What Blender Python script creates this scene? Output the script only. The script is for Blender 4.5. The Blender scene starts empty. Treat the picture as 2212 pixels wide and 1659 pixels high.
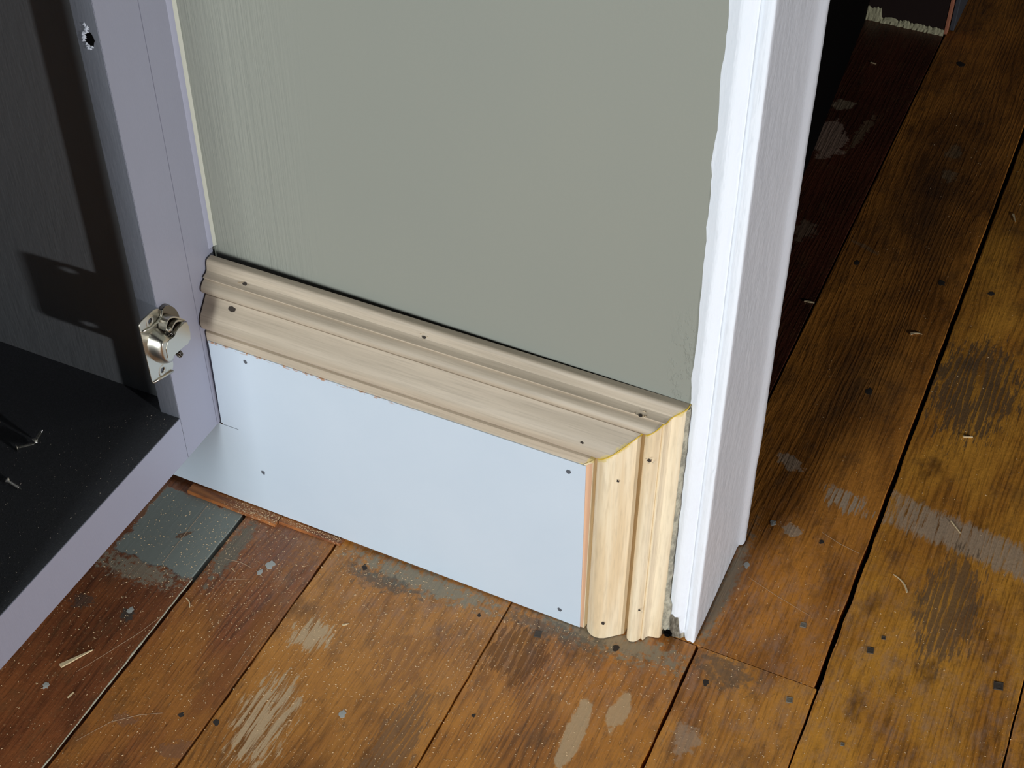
import bpy, bmesh, math, random
from mathutils import Vector, Matrix, noise as mn
C = bpy.context.scene
COL = C.collection
rnd = random.Random(7)

# ------------------------------------------------------------------ camera, world, lights, exposure
cam = bpy.data.objects.new('camera', bpy.data.cameras.new('camera'))
COL.objects.link(cam)
R = [[0.9081, 0.4188, 0.0034], [0.2897, -0.6224, -0.7271], [-0.3024, 0.6613, -0.6865]]
cam.matrix_world = Matrix(((R[0][0], -R[1][0], -R[2][0], 0.2878),
                           (R[0][1], -R[1][1], -R[2][1], -0.7801),
                           (R[0][2], -R[1][2], -R[2][2], 1.0883),
                           (0, 0, 0, 1)))
cam.data.sensor_fit = 'HORIZONTAL'
cam.data.sensor_width = 36.0
cam.data.lens = 3201.0 / 2212.0 * 36.0
cam.data.clip_start = 0.01
C.camera = cam

world = bpy.data.worlds.new('world')
C.world = world
world.use_nodes = True
world.node_tree.nodes['Background'].inputs[0].default_value = (0.55, 0.62, 0.75, 1)
world.node_tree.nodes['Background'].inputs[1].default_value = 0.012

def area_light(name, loc, target, sx, sy, power, color):
    l = bpy.data.lights.new(name, 'AREA')
    l.shape = 'RECTANGLE'; l.size = sx; l.size_y = sy
    l.energy = power; l.color = color
    o = bpy.data.objects.new(name, l); COL.objects.link(o)
    o.location = loc
    o.rotation_euler = (Vector(target) - Vector(loc)).to_track_quat('-Z', 'Y').to_euler()
    return o
# low, hard light from the right (a work lamp near the floor) and the broad soft daylight of the room side
area_light('work_lamp', (2.40, -0.86, 0.42), (-0.1, 0.0, 0.15), 0.07, 0.07, 33.0, (0.97, 0.98, 1.0))
area_light('room_window', (-0.33, -1.95, 0.60), (0.0, 0.0, 0.45), 0.36, 1.10, 35.0, (0.93, 0.985, 1.0))

C.view_settings.view_transform = 'Standard'
C.view_settings.look = 'None'
C.view_settings.gamma = 1.0
C.view_settings.use_curve_mapping = False
C.view_settings.exposure = 0.0

# ------------------------------------------------------------------ helpers
def srgb(r, g, b):
    f = lambda c: (c/255)/12.92 if c/255 <= 0.04045 else ((c/255+0.055)/1.055)**2.4
    return (f(r), f(g), f(b), 1.0)

def link(name, me, mat=None, parent=None, loc=None):
    o = bpy.data.objects.new(name, me); COL.objects.link(o)
    if mat is not None and me is not None and not me.materials: me.materials.append(mat)
    if parent is not None: o.parent = parent
    if loc is not None: o.location = loc
    return o

def tag(o, label=None, cat=None, group=None, kind=None):
    if label: o['label'] = label
    if cat: o['category'] = cat
    if group: o['group'] = group
    if kind: o['kind'] = kind
    return o

def empty(name, loc, label=None, cat=None, group=None, kind=None):
    o = bpy.data.objects.new(name, None); COL.objects.link(o)
    o.location = loc; o.empty_display_size = 0.02
    return tag(o, label, cat, group, kind)

def mesh(name, verts, faces, smooth=False):
    me = bpy.data.meshes.new(name)
    me.from_pydata([tuple(v) for v in verts], [], faces)
    bm = bmesh.new(); bm.from_mesh(me)
    bmesh.ops.recalc_face_normals(bm, faces=bm.faces)
    bm.to_mesh(me); bm.free()
    if smooth:
        for p in me.polygons: p.use_smooth = True
    me.update()
    return me

def box_mesh(name, x0, x1, y0, y1, z0, z1, bevel=0.0, seg=2, fix=None):
    bm = bmesh.new()
    vs = [bm.verts.new((x, y, z)) for x in (x0, x1) for y in (y0, y1) for z in (z0, z1)]
    for f in ((0,1,3,2),(4,6,7,5),(0,4,5,1),(2,3,7,6),(0,2,6,4),(1,5,7,3)):
        bm.faces.new([vs[i] for i in f])
    if fix:
        for v in bm.verts: v.co = Vector(fix(v.co))
    if bevel > 0:
        bmesh.ops.bevel(bm, geom=list(bm.edges), offset=bevel, segments=seg, affect='EDGES')
    bmesh.ops.recalc_face_normals(bm, faces=bm.faces)
    me = bpy.data.meshes.new(name); bm.to_mesh(me); bm.free()
    return me

def prism_mesh(name, outline, h0, h1, axis=2, bevel=0.0, order=None):
    """closed outline of 2D points extruded between h0 and h1 along axis"""
    def P(a, b, h):
        return (h, a, b) if axis == 0 else ((a, h, b) if axis == 1 else (a, b, h))
    bm = bmesh.new()
    lo = [bm.verts.new(P(a, b, h0)) for a, b in outline]
    hi = [bm.verts.new(P(a, b, h1)) for a, b in outline]
    n = len(outline)
    bm.faces.new(lo[::-1]); bm.faces.new(hi)
    for i in range(n): bm.faces.new((lo[i], lo[(i+1) % n], hi[(i+1) % n], hi[i]))
    if bevel:
        ed = [e for f in bm.faces if len(f.verts) == n for e in f.edges]
        bmesh.ops.bevel(bm, geom=list(set(ed)), offset=bevel, segments=2, affect='EDGES')
    bmesh.ops.recalc_face_normals(bm, faces=bm.faces)
    me = bpy.data.meshes.new(name); bm.to_mesh(me); bm.free()
    return me

def tube_mesh(name, pts, rad, sides=8, closed_ends=True, smooth=True):
    pts = [Vector(p) for p in pts]
    rads = rad if isinstance(rad, (list, tuple)) else [rad]*len(pts)
    verts, faces = [], []
    up = Vector((0.13, 0.21, 0.97)).normalized()
    for i, p in enumerate(pts):
        t = (pts[min(i+1, len(pts)-1)] - pts[max(i-1, 0)]).normalized()
        a = t.cross(up)
        if a.length < 1e-3: a = t.cross(Vector((1, 0, 0)))
        a.normalize(); b = t.cross(a)
        for k in range(sides):
            an = 2*math.pi*k/sides
            verts.append(p + (a*math.cos(an) + b*math.sin(an))*rads[i])
    for i in range(len(pts)-1):
        for k in range(sides):
            k2 = (k+1) % sides
            faces.append((i*sides+k, i*sides+k2, (i+1)*sides+k2, (i+1)*sides+k))
    if closed_ends:
        faces.append(tuple(range(sides))[::-1]); faces.append(tuple((len(pts)-1)*sides+k for k in range(sides)))
    return mesh(name, verts, faces, smooth)

# ------------------------------------------------------------------ node helper
class G:
    def __init__(s, name):
        s.m = bpy.data.materials.new(name); s.m.use_nodes = True
        s.nt = s.m.node_tree; s.nt.nodes.clear()
        s.out = s.nt.nodes.new('ShaderNodeOutputMaterial')
        s.b = s.nt.nodes.new('ShaderNodeBsdfPrincipled')
        s.nt.links.new(s.b.outputs[0], s.out.inputs[0])
        s.pos = s.nt.nodes.new('ShaderNodeNewGeometry').outputs['Position']
        s._xyz = None
    def put(s, sock, v):
        if hasattr(v, 'links') or isinstance(v, bpy.types.NodeSocket): s.nt.links.new(v, sock)
        else: sock.default_value = v
    def xyz(s):
        if s._xyz is None:
            n = s.nt.nodes.new('ShaderNodeSeparateXYZ'); s.nt.links.new(s.pos, n.inputs[0]); s._xyz = n.outputs
        return s._xyz
    def M(s, op, a, b=0.0, c=0.0, clamp=False):
        n = s.nt.nodes.new('ShaderNodeMath'); n.operation = op; n.use_clamp = clamp
        s.put(n.inputs[0], a); s.put(n.inputs[1], b); s.put(n.inputs[2], c)
        return n.outputs[0]
    def vmul(s, v, k):
        n = s.nt.nodes.new('ShaderNodeVectorMath'); n.operation = 'MULTIPLY'
        s.put(n.inputs[0], v); n.inputs[1].default_value = k; return n.outputs[0]
    def vadd(s, v, k):
        n = s.nt.nodes.new('ShaderNodeVectorMath'); n.operation = 'ADD'
        s.put(n.inputs[0], v); s.put(n.inputs[1], k); return n.outputs[0]
    def noise(s, v, scale=1.0, detail=3.0, rough=0.55, dist=0.0):
        n = s.nt.nodes.new('ShaderNodeTexNoise')
        s.put(n.inputs['Vector'], v); n.inputs['Scale'].default_value = scale
        n.inputs['Detail'].default_value = detail; n.inputs['Roughness'].default_value = rough
        n.inputs['Distortion'].default_value = dist
        return n.outputs['Fac']
    def snoise(s, stretch, scale=1.0, detail=3.0, rough=0.55, dist=0.0, off=(0, 0, 0)):
        v = s.vmul(s.pos, stretch)
        if any(off): v = s.vadd(v, off)
        return s.noise(v, scale, detail, rough, dist)
    def ramp(s, f, a, b):
        n = s.nt.nodes.new('ShaderNodeMapRange'); n.interpolation_type = 'SMOOTHSTEP'
        s.put(n.inputs['Value'], f)
        s.put(n.inputs['From Min'], a); s.put(n.inputs['From Max'], b)
        return n.outputs['Result']
    def mix(s, f, a, b, mode='MIX'):
        n = s.nt.nodes.new('ShaderNodeMix'); n.data_type = 'RGBA'; n.blend_type = mode
        s.put(n.inputs[0], f); s.put(n.inputs[6], a); s.put(n.inputs[7], b)
        return n.outputs[2]
    def bump(s, h, strength, dist, nrm=None):
        n = s.nt.nodes.new('ShaderNodeBump')
        n.inputs['Strength'].default_value = strength; n.inputs['Distance'].default_value = dist
        s.put(n.inputs['Height'], h)
        if nrm is not None: s.put(n.inputs['Normal'], nrm)
        return n.outputs[0]
    def done(s, color=None, rough=None, normal=None, metal=None, spec=None, coat=None):
        if color is not None: s.put(s.b.inputs['Base Color'], color)
        if rough is not None: s.put(s.b.inputs['Roughness'], rough)
        if normal is not None: s.put(s.b.inputs['Normal'], normal)
        if metal is not None: s.put(s.b.inputs['Metallic'], metal)
        if spec is not None: s.put(s.b.inputs['Specular IOR Level'], spec)
        if coat is not None: s.b.inputs['Coat Weight'].default_value = coat; s.b.inputs['Coat Roughness'].default_value = 0.25
        return s.m
    def blob(s, cx, cy, rx, ry, ang=0.0, sc=60, amp=0.9, stretch=(1, 1, 1), soft=0.25, box=False):
        """0..1 mask around a point of the floor plane with a ragged outline"""
        x, y, z = s.xyz()
        dx = s.M('SUBTRACT', x, cx); dy = s.M('SUBTRACT', y, cy)
        ca, sa = math.cos(ang), math.sin(ang)
        u = s.M('MULTIPLY', s.M('ADD', s.M('MULTIPLY', dx, ca), s.M('MULTIPLY', dy, sa)), 1/rx)
        v = s.M('MULTIPLY', s.M('SUBTRACT', s.M('MULTIPLY', dy, ca), s.M('MULTIPLY', dx, sa)), 1/ry)
        if box: d = s.M('MAXIMUM', s.M('ABSOLUTE', u), s.M('ABSOLUTE', v))
        else: d = s.M('SQRT', s.M('ADD', s.M('MULTIPLY', u, u), s.M('MULTIPLY', v, v)))
        n = s.snoise(stretch, sc, 4, 0.65, off=(cx*31, cy*17, 3.1))
        e = s.M('ADD', s.M('SUBTRACT', 1.0, d), s.M('MULTIPLY', s.M('SUBTRACT', n, 0.5), amp*2))
        return s.ramp(e, 0.0, soft)

# ------------------------------------------------------------------ materials
def simple(name, col, rough=0.5, metal=0.0, bs=0, bstr=0.2, bd=0.0005):
    g = G(name)
    n = g.bump(g.snoise((1, 1, 1), bs, 3), bstr, bd) if bs else None
    return g.done(col, rough, n, metal)

def m_paint(name, col, rough=0.35, stroke=(1, 1, 0.04), sc=900, bstr=0.25, lump=0.25, dirt=0.0):
    g = G(name)
    st = g.snoise(stroke, sc, 3, 0.6)
    lp = g.snoise((1, 1, 0.5), 70, 3, 0.6)
    c = g.mix(g.M('MULTIPLY', g.snoise((1, 1, 1), 14, 3), 0.35), col, tuple(x*0.86 for x in col[:3]) + (1,))
    if dirt:
        sp = g.ramp(g.snoise((1, 1, 0.7), 230, 5, 0.7), 0.72, 0.78)
        c = g.mix(g.M('MULTIPLY', sp, dirt), c, srgb(120, 118, 112))
    n = g.bump(st, bstr, 0.0006)
    n = g.bump(lp, lump, 0.003, n)
    return g.done(c, rough, n)

# painted wall: rolled middle, brush strokes beside the cabinet
g = G('wall_paint')
x, y, z = g.xyz()
edge = g.ramp(x, -0.24, -0.335)
brush = g.snoise((1, 1, 0.035), 330, 4, 0.6)
roll = g.snoise((1, 1, 1), 420, 3, 0.6)
redge = g.M('MULTIPLY', g.ramp(x, 0.045, 0.062), g.ramp(z, 0.40, 0.33))
crack = g.ramp(g.snoise((1, 1, 0.5), 130, 4, 0.7), 0.50, 0.60)
h = g.M('ADD', g.M('MULTIPLY', brush, g.M('MULTIPLY', edge, 3.2)), g.M('MULTIPLY', roll, 0.12))
h = g.M('ADD', h, g.M('MULTIPLY', crack, g.M('MULTIPLY', redge, 0.7)))
c = g.mix(g.snoise((1, 1, 0.6), 5, 3), srgb(146, 147, 136), srgb(139, 142, 134))
M_WALL = g.done(c, 0.55, g.bump(h, 0.55, 0.0012), spec=0.3)

M_WHITE = m_paint('casing_paint', srgb(242, 247, 255), 0.24, (1, 1, 0.03), 600, 0.45, 0.55, dirt=0.5)
M_CAB = m_paint('cabinet_paint', srgb(168, 170, 188), 0.42, (1, 1, 0.05), 900, 0.12, 0.08)
M_CABIN = m_paint('cabinet_paint_shaded', srgb(134, 137, 140), 0.5, (1, 1, 0.08), 500, 0.35, 0.2)  # cabinet paint darkened so the colour carries the shade inside the box
M_INEDGE = m_paint('stile_edge_shaded', srgb(106, 109, 118), 0.5, (1, 1, 0.08), 500, 0.5, 0.3)  # darker again: shade put into the colour of the stile's inner faces
M_EDGE_PAINT = simple('caulk_paint', srgb(205, 206, 192), 0.45, 0, 200, 0.3)

g = G('board_paint')
c = g.mix(g.snoise((1, 1, 1), 9, 4), srgb(204, 216, 228), srgb(192, 206, 220))
fl = g.ramp(g.snoise((1, 1, 0.5), 300, 5, 0.75), 0.735, 0.765)
c = g.mix(g.M('MULTIPLY', fl, 0.35), c, srgb(110, 116, 128))
x, y, z = g.xyz()
tear = g.M('MULTIPLY', g.M('MULTIPLY', g.ramp(z, 0.2098, 0.2112), g.ramp(x, -.14, -.22)), g.ramp(g.snoise((1, 0.1, 2), 90, 5, 0.7), 0.50, 0.58))
c = g.mix(tear, c, srgb(178, 138, 108))
M_BOARD = g.done(c, 0.45, g.bump(g.snoise((1, 1, 1), 260, 3), 0.12, 0.0006))

def m_pine(name, axis, base, dark, glue=None):
    g = G(name)
    s1 = (0.5, 9, 9) if axis == 'x' else (9, 9, 0.5)
    big = g.snoise(s1, 9, 3, 0.55, 0.3)
    fine = g.snoise((s1[0]*0.6, s1[1], s1[2]), 75, 3, 0.6)
    c = g.mix(g.ramp(big, 0.35, 0.68), base, dark)
    c = g.mix(g.M('MULTIPLY', g.ramp(fine, 0.42, 0.75), 0.30), c, tuple(q*0.55 for q in dark[:3]) + (1,))
    # wood glue smeared beside the mitre (z - x = const)
    x, y, z = g.xyz()
    d = g.M('ABSOLUTE', g.M('SUBTRACT', g.M('SUBTRACT', z, x), 0.2185))
    nz = g.snoise((1, 1, 1), 75, 3, 0.6)
    e = g.M('SUBTRACT', g.M('MULTIPLY', g.M('SUBTRACT', nz, 0.40), 0.022), d)
    c = g.mix(g.M('MULTIPLY', g.ramp(e, -0.0006, 0.0018), 0.6), c, srgb(212, 188, 96))
    return g.done(c, 0.55, g.bump(fine, 0.10, 0.0004))
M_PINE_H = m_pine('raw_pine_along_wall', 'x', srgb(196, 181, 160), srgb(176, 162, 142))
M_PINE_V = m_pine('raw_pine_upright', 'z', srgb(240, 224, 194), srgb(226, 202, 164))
M_CUT = simple('fresh_cut_wood', srgb(222, 176, 142), 0.6, 0, 300, 0.2)
M_ORANGE = simple('warm_raw_edge', srgb(206, 160, 110), 0.6, 0, 300, 0.2)
M_GLUE = simple('dried_wood_glue', srgb(216, 180, 60), 0.35, 0, 300, 0.5, 0.0005)
M_HOLE = simple('nail_pit', srgb(56, 48, 42), 0.9)
M_HOLE_W = simple('nail_pit_grey', srgb(84, 88, 96), 0.9)
M_TORN = simple('torn_fibre', srgb(214, 196, 166), 0.8, 0, 500, 0.6)
M_BLACK = simple('deep_black', srgb(7, 6, 6), 0.95)  # near-black stands in for shade in the holes; also colours the hallway walls
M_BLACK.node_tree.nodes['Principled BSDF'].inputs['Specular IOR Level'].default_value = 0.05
M_DARK = simple('under_floor', srgb(10, 8, 7), 0.95)
M_PENCIL = simple('pencil_line', srgb(92, 98, 110), 0.8)
M_STEEL = simple('nickel_plate', srgb(206, 202, 190), 0.30, 1.0, 90, 0.05)
M_STEEL_D = simple('spring_steel', srgb(120, 116, 110), 0.22, 1.0)
M_SCREW = simple('bright_screw_steel', srgb(205, 203, 196), 0.25, 1.0)
M_SCRATCH = simple('scratch', srgb(180, 150, 120), .8)
M_CHIP = simple('pale_wood_sliver', srgb(232, 208, 164), 0.7, 0, 400, 0.3)
M_DUST = simple('sawdust', srgb(216, 186, 144), 0.85)
M_LINT = simple('lint', srgb(190, 180, 165), 0.9)
M_WSPOT = simple('white_paint_drip', srgb(180, 180, 172), 0.5, 0, 300, 0.5)
M_NAIL = simple('old_iron_nail', srgb(78, 68, 58), 0.7, 0.0, 500, 0.5)
M_NAILG = simple('filled_nail', srgb(134, 126, 112), 0.6, 0.2, 600, 0.8)

g = G('black_liner')
n1 = g.snoise((1, 1, 1), 480, 4, 0.7); n2 = g.snoise((1, 1, 1), 1500, 2, 0.6)
c = g.mix(g.ramp(n1, 0.4, 0.75), srgb(44, 45, 50), srgb(70, 71, 76))
c = g.mix(.55, c, srgb(88, 90, 94))
M_LINER = g.done(c, 0.9, g.bump(g.M('ADD', n1, n2), 0.9, 0.0012), spec=0.25)

g = G('weathered_wood_core')
c = g.mix(g.ramp(g.snoise((1, 1, 0.25), 160, 5, 0.7), 0.35, 0.7), srgb(86, 78, 66), srgb(176, 168, 150))
M_CORE = g.done(c, 0.85, g.bump(g.snoise((1, 1, 0.3), 240, 4), 0.9, 0.002))
g = G('grey_plaster_edge')
c = g.mix(g.ramp(g.snoise((1, 1, 0.6), 150, 5, 0.7), 0.35, 0.65), srgb(186, 180, 160), srgb(134, 130, 116))
M_PLASTER = g.done(c, 0.85, g.bump(g.snoise((1, 1, 1), 260, 4), 0.9, 0.002))

TAN = srgb(210, 180, 140); PALE = srgb(190, 166, 140); GREY = srgb(136, 142, 134); DUSTC = srgb(150, 144, 124)
DKGREY = srgb(74, 66, 58); RED = srgb(84, 40, 26); TORN = srgb(140, 96, 66); WH = srgb(190, 196, 196)
def m_floor(name, light, mid, dark, seed, patches=(), band=None):
    """varnished pine board; patches = (kind colour, cx, cy, rx, ry, ang, opts)"""
    up = lambda c_, k_: (min(.85, c_[0]*k_), min(.85, c_[1]*k_*1.18), min(.85, c_[2]*k_*1.0), 1)
    light, mid, dark = up(light, 2.05), up(mid, 2.0), up(dark, 1.35)
    g = G(name)
    o = (seed*3.7, seed*1.3, seed)
    fld = g.snoise((7, 0.9, 1), 1.0, 2, 0.5, 0.2, off=o)
    x, y, z = g.xyz()
    ph = g.M('ADD', g.M('MULTIPLY', x, 800.0), g.M('MULTIPLY', fld, 120.0))
    ph = g.M('ADD', ph, g.M('MULTIPLY', g.snoise((60, 5, 1), 1.0, 4, .6, off=o), 22.0))
    rings = g.M('MULTIPLY', g.M('ADD', g.M('SINE', ph), 1.0), 0.5)
    fib = g.snoise((1, 0.045, 1), 620, 4, 0.65, off=o)
    tone = g.snoise((2.4, 1, 1), 7, 4, 0.6, off=o)
    spot = g.snoise((1, 0.6, 1), 24, 5, 0.65, off=o)
    c = g.mix(g.ramp(tone, 0.36, 0.66), light, mid)
    rr = g.M('POWER', rings, 2.5)
    c = g.mix(g.M('MULTIPLY', g.M('MULTIPLY', rr, 0.55), g.ramp(tone, .3, .7)), c, dark)
    c = g.mix(g.M('MULTIPLY', g.ramp(fib, 0.48, 0.72), 0.5), c, dark)
    c = g.mix(g.M('MULTIPLY', g.ramp(spot, 0.55, 0.74), 0.65), c, dark)
    grime = g.ramp(g.snoise((1, .45, 1), 46, 6, .72, off=(o[2]+3, o[0], 8)), .50, .66)
    c = g.mix(g.M('MULTIPLY', grime, .42), c, srgb(104, 76, 50))
    # worn flecks where the varnish has gone
    fleck = g.ramp(g.snoise((1, 0.35, 1), 130, 6, 0.75, off=o), 0.655, 0.71)
    c = g.mix(g.M('MULTIPLY', fleck, 0.5), c, srgb(176, 150, 116))
    sp2 = g.ramp(g.snoise((1, .6, 1), 520, 3, .7, off=o), .60, .68)
    c = g.mix(g.M('MULTIPLY', sp2, g.M('MULTIPLY', g.ramp(tone, .30, .60), .40)), c, srgb(196, 160, 112))
    dk = g.ramp(g.snoise((1, .25, 1), 300, 4, .7, off=(o[1], o[0], 4)), .60, .70)
    c = g.mix(g.M('MULTIPLY', dk, .5), c, dark)
    if seed < 9:
        veil = g.M('MULTIPLY', g.ramp(y, -.16, .02), g.ramp(g.snoise((1, .5, 1), 85, 6, .75, off=(seed, 9, 2)), .42, .72))
        veil = g.M('MULTIPLY', veil, g.ramp(y, .30, .05))
        c = g.mix(g.M('MULTIPLY', veil, 0.42), c, srgb(168, 146, 134))
    rough = 0.42
    msum = None; flatm = None
    for p in patches:
        col, cx, cy, rx, ry, ang = p[:6]
        op = dict(p[6]) if len(p) > 6 else {}
        k = op.pop('k', 0.9); flat = op.pop('flat', 0); gr = op.pop('grain', 0.0)
        m = g.blob(cx, cy, rx, ry, ang, **op)
        if gr:
            m = g.M('MULTIPLY', m, g.ramp(g.M('SUBTRACT', 1.0, g.M('ADD', g.M('MULTIPLY', rr, gr), g.M('MULTIPLY', g.ramp(fib, 0.45, 0.7), gr))), 0.05, 0.55))
        m = g.M('MULTIPLY', m, k)
        c = g.mix(m, c, col)
        if flat: flatm = m
        msum = m if msum is None else g.M('MAXIMUM', msum, m)
    if msum is not None: rough = g.M('ADD', 0.40, g.M('MULTIPLY', msum, 0.35))
    h = g.M('ADD', g.M('MULTIPLY', rr, 0.25), g.M('MULTIPLY', fib, 0.7))
    h = g.M('ADD', h, g.M('MULTIPLY', g.snoise((1, 1, 1), 260, 4, 0.6), 0.5))
    if flatm is not None: h = g.M('MULTIPLY', h, g.M('SUBTRACT', 1.0, g.M('MULTIPLY', flatm, .75)))
    n = g.bump(h, 0.55, 0.0011)
    return g.done(c, rough, n, spec=0.42)

GR = dict(stretch=(1, 0.16, 1), sc=260, amp=1.2, grain=0.8)
DU = dict(sc=160, amp=1.6, soft=0.7)
L1, M1, D1 = srgb(164, 102, 42), srgb(132, 76, 32), srgb(66, 38, 20)       # amber
L2, M2, D2 = srgb(110, 58, 34), srgb(88, 44, 28), srgb(50, 26, 18)          # red brown
L3, M3, D3 = srgb(130, 76, 36), srgb(100, 54, 28), srgb(56, 32, 20)
F = {}
F['a'] = m_floor('floor_red_stain', L2, M2, D2, 1, [
    (TORN, -.436, -.035, .022, .022, 0, dict(sc=90)),
    (DUSTC, -.405, -.112, .055, .016, .05, dict(sc=200, amp=1.8, soft=0.6, k=.75)),
    (GREY, -.388, -.056, .054, .046, 0.0, dict(box=True, sc=60, amp=.22, soft=.06, k=.97, flat=1)),
    (srgb(118, 84, 60), -.3907, -.0585, .011, .003, .9, dict(sc=160, amp=.9)),
    (DKGREY, -.3826, -.160, .007, .009, .4, dict(sc=160, amp=1.0)),
    (DKGREY, -.43, -.165, .012, .008, .4, dict(sc=160, amp=1.5, k=.6))])
F['b'] = m_floor('floor_brown_stain', L3, L2, D2, 2, [
    (srgb(120, 116, 100), -.337, -.055, .011, .05, 0, dict(sc=120, amp=1.1, soft=.4, k=.85)),
    (srgb(128, 96, 82), -.295, -.03, .05, .04, 0, dict(sc=300, amp=2.0, soft=.9, k=.5)),
    (TORN, -.2595, -.262, .018, .010, .3, dict(sc=120, amp=1.5, k=.7)),
    (TORN, -.318, -.255, .013, .006, .3, dict(sc=120, amp=1.8, k=.7)),
    (srgb(146, 88, 40), -.268, -.17, .010, .10, 0, dict(sc=20, amp=.7, soft=.5, k=.7))])
F['c'] = m_floor('floor_amber', srgb(150, 92, 42), srgb(132, 78, 36), srgb(84, 48, 22), 3, [
    (DUSTC, -.15, -.012, .10, .016, 0, dict(sc=150, amp=1.5, soft=.6, k=.85)),
    (srgb(96, 92, 82), -.19, -.028, .05, .012, .0, dict(sc=150, amp=1.6, soft=.7, k=.7)),
    (TAN, -.2085, -.205, .026, .052, .12, dict(GR)),
    (TAN, -.2166, -.108, .020, .020, .1, dict(GR)),
    (srgb(128, 98, 70), -.095, -.18, .020, .065, 0, dict(GR, k=.7)),
    (TORN, -.13, -.10, .02, .035, 0, dict(GR, k=.45))])
F['d'] = m_floor('floor_amber_worn', srgb(158, 96, 40), M1, D1, 4, [
    (DUSTC, .03, .0, .09, .020, 0, dict(sc=150, amp=1.6, soft=.6, k=.8)),
    (srgb(100, 92, 80), -.02, -.012, .08, .014, 0, dict(sc=150, amp=1.8, soft=.7, k=.6)),
    (TAN, .0395, -.108, .010, .042, .02, dict(sc=45, amp=.8, soft=.2, k=.85)),
    (TAN, .066, -.068, .010, .020, .05, dict(sc=50, amp=.9, soft=.2, k=.8)),
    (D1, -.04, -.05, .030, .035, 0, dict(GR, k=.6))])
F['e'] = m_floor('floor_amber_front', srgb(168, 106, 48), M1, D1, 5, [
    (srgb(116, 98, 78), .135, .010, .035, .022, 0, dict(sc=140, amp=1.7, soft=.7, k=.7)),
    (PALE, .128, -.070, .014, .020, 0, dict(sc=110, amp=1.4, soft=.5, k=.6))])
band = lambda x0, x1, yc, hw: (PALE, (x0+x1)/2, yc, (x1-x0)/2, hw, -.13, dict(box=True, stretch=(1, .13, 1), sc=300, amp=.75, soft=.35, grain=.55, k=.85))
F['f'] = m_floor('floor_hall_worn', srgb(160, 96, 42), M1, D1, 6, [
    (DUSTC, .106, .10, .010, .10, 0, dict(sc=160, amp=1.1, soft=.7, k=.75)),
    (PALE, .112, .283, .017, .010, -.4, dict(sc=100, amp=1.2, k=.8)),
    (PALE, .1414, .196, .010, .010, 0, dict(sc=100, amp=1.4, k=.8)),
    (PALE, .178, .255, .026, .016, -.3, dict(GR, k=.95)),
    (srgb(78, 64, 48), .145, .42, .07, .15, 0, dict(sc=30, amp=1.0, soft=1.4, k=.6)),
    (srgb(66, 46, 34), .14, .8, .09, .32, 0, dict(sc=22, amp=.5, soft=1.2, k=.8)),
    (srgb(150, 130, 100), .1414, .90, .010, .018, 0, dict(sc=100, amp=1.3, k=.55)),
    (srgb(150, 130, 100), .1474, .847, .010, .014, 0, dict(sc=120, amp=1.5, k=.55)),
    (srgb(150, 120, 86), .09, .66, .022, .004, -.35, dict(sc=160, amp=1.2, k=.6))])
F['g'] = m_floor('floor_amber_long', srgb(172, 110, 44), srgb(150, 90, 36), D1, 7, [
    band(.21, .385, .255, .024),
    (srgb(84, 72, 58), .26, .47, .05, .09, 0, dict(GR, k=.8)),
    (srgb(108, 88, 66), .30, .165, .03, .075, 0, dict(GR, k=.75)),
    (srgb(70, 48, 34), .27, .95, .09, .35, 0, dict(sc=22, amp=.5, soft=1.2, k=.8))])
F['h'] = m_floor('floor_amber_far', L1, M1, D1, 8, [band(.37, .56, .24, .024)])
F['i'] = m_floor('floor_dark_red', srgb(74, 34, 24), srgb(62, 28, 20), srgb(36, 18, 14), 9, [
    (srgb(176, 148, 128), -.012, .862, .024, .045, 0.1, dict(sc=50, amp=.9, soft=.15, k=.75)),
    (srgb(176, 158, 128), -.018, .95, .018, .014, .3, dict(sc=60, amp=1.1, soft=.2, k=.6)),
    (srgb(140, 120, 96), .016, .66, .014, .022, 0, dict(sc=80, amp=1.4, soft=.3, k=.5)),
    (srgb(150, 128, 96), .022, .895, .007, .05, -.1, dict(sc=120, amp=1.6, soft=.3, k=.5))])
F['j'] = m_floor('floor_plain', M1, M1, D1, 10)

# ------------------------------------------------------------------ floor
floor = empty('floor', (0, 0, 0), 'old varnished pine floorboards, worn and dusty', 'floor', kind='structure')
def floorboard(x0, x1, y0, y1, mat, seed, rough_l=0.0006, rough_r=0.0006, z=0.0):
    n = max(6, int((y1-y0)/0.012))
    V, Fc = [], []
    for i in range(n+1):
        yy = y0 + (y1-y0)*i/n
        a = x0 + mn.noise(Vector((seed*9.1, yy*40, 0)))*rough_l*1.6
        b = x1 + mn.noise(Vector((seed*4.7+5, yy*40, 1)))*rough_r*1.6
        V += [(a, yy, z-0.019), (a, yy, z-0.0009), (a+0.0009, yy, z), (b-0.0009, yy, z), (b, yy, z-0.0009), (b, yy, z-0.019)]
    for i in range(n):
        for k in range(5):
            Fc.append((i*6+k, i*6+k+1, (i+1)*6+k+1, (i+1)*6+k))
    Fc.append((0, 1, 2, 3, 4, 5)); e = n*6; Fc.append((e+5, e+4, e+3, e+2, e+1, e))
    return link('floorboard', mesh('floorboard', V, Fc), mat, floor)
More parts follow.
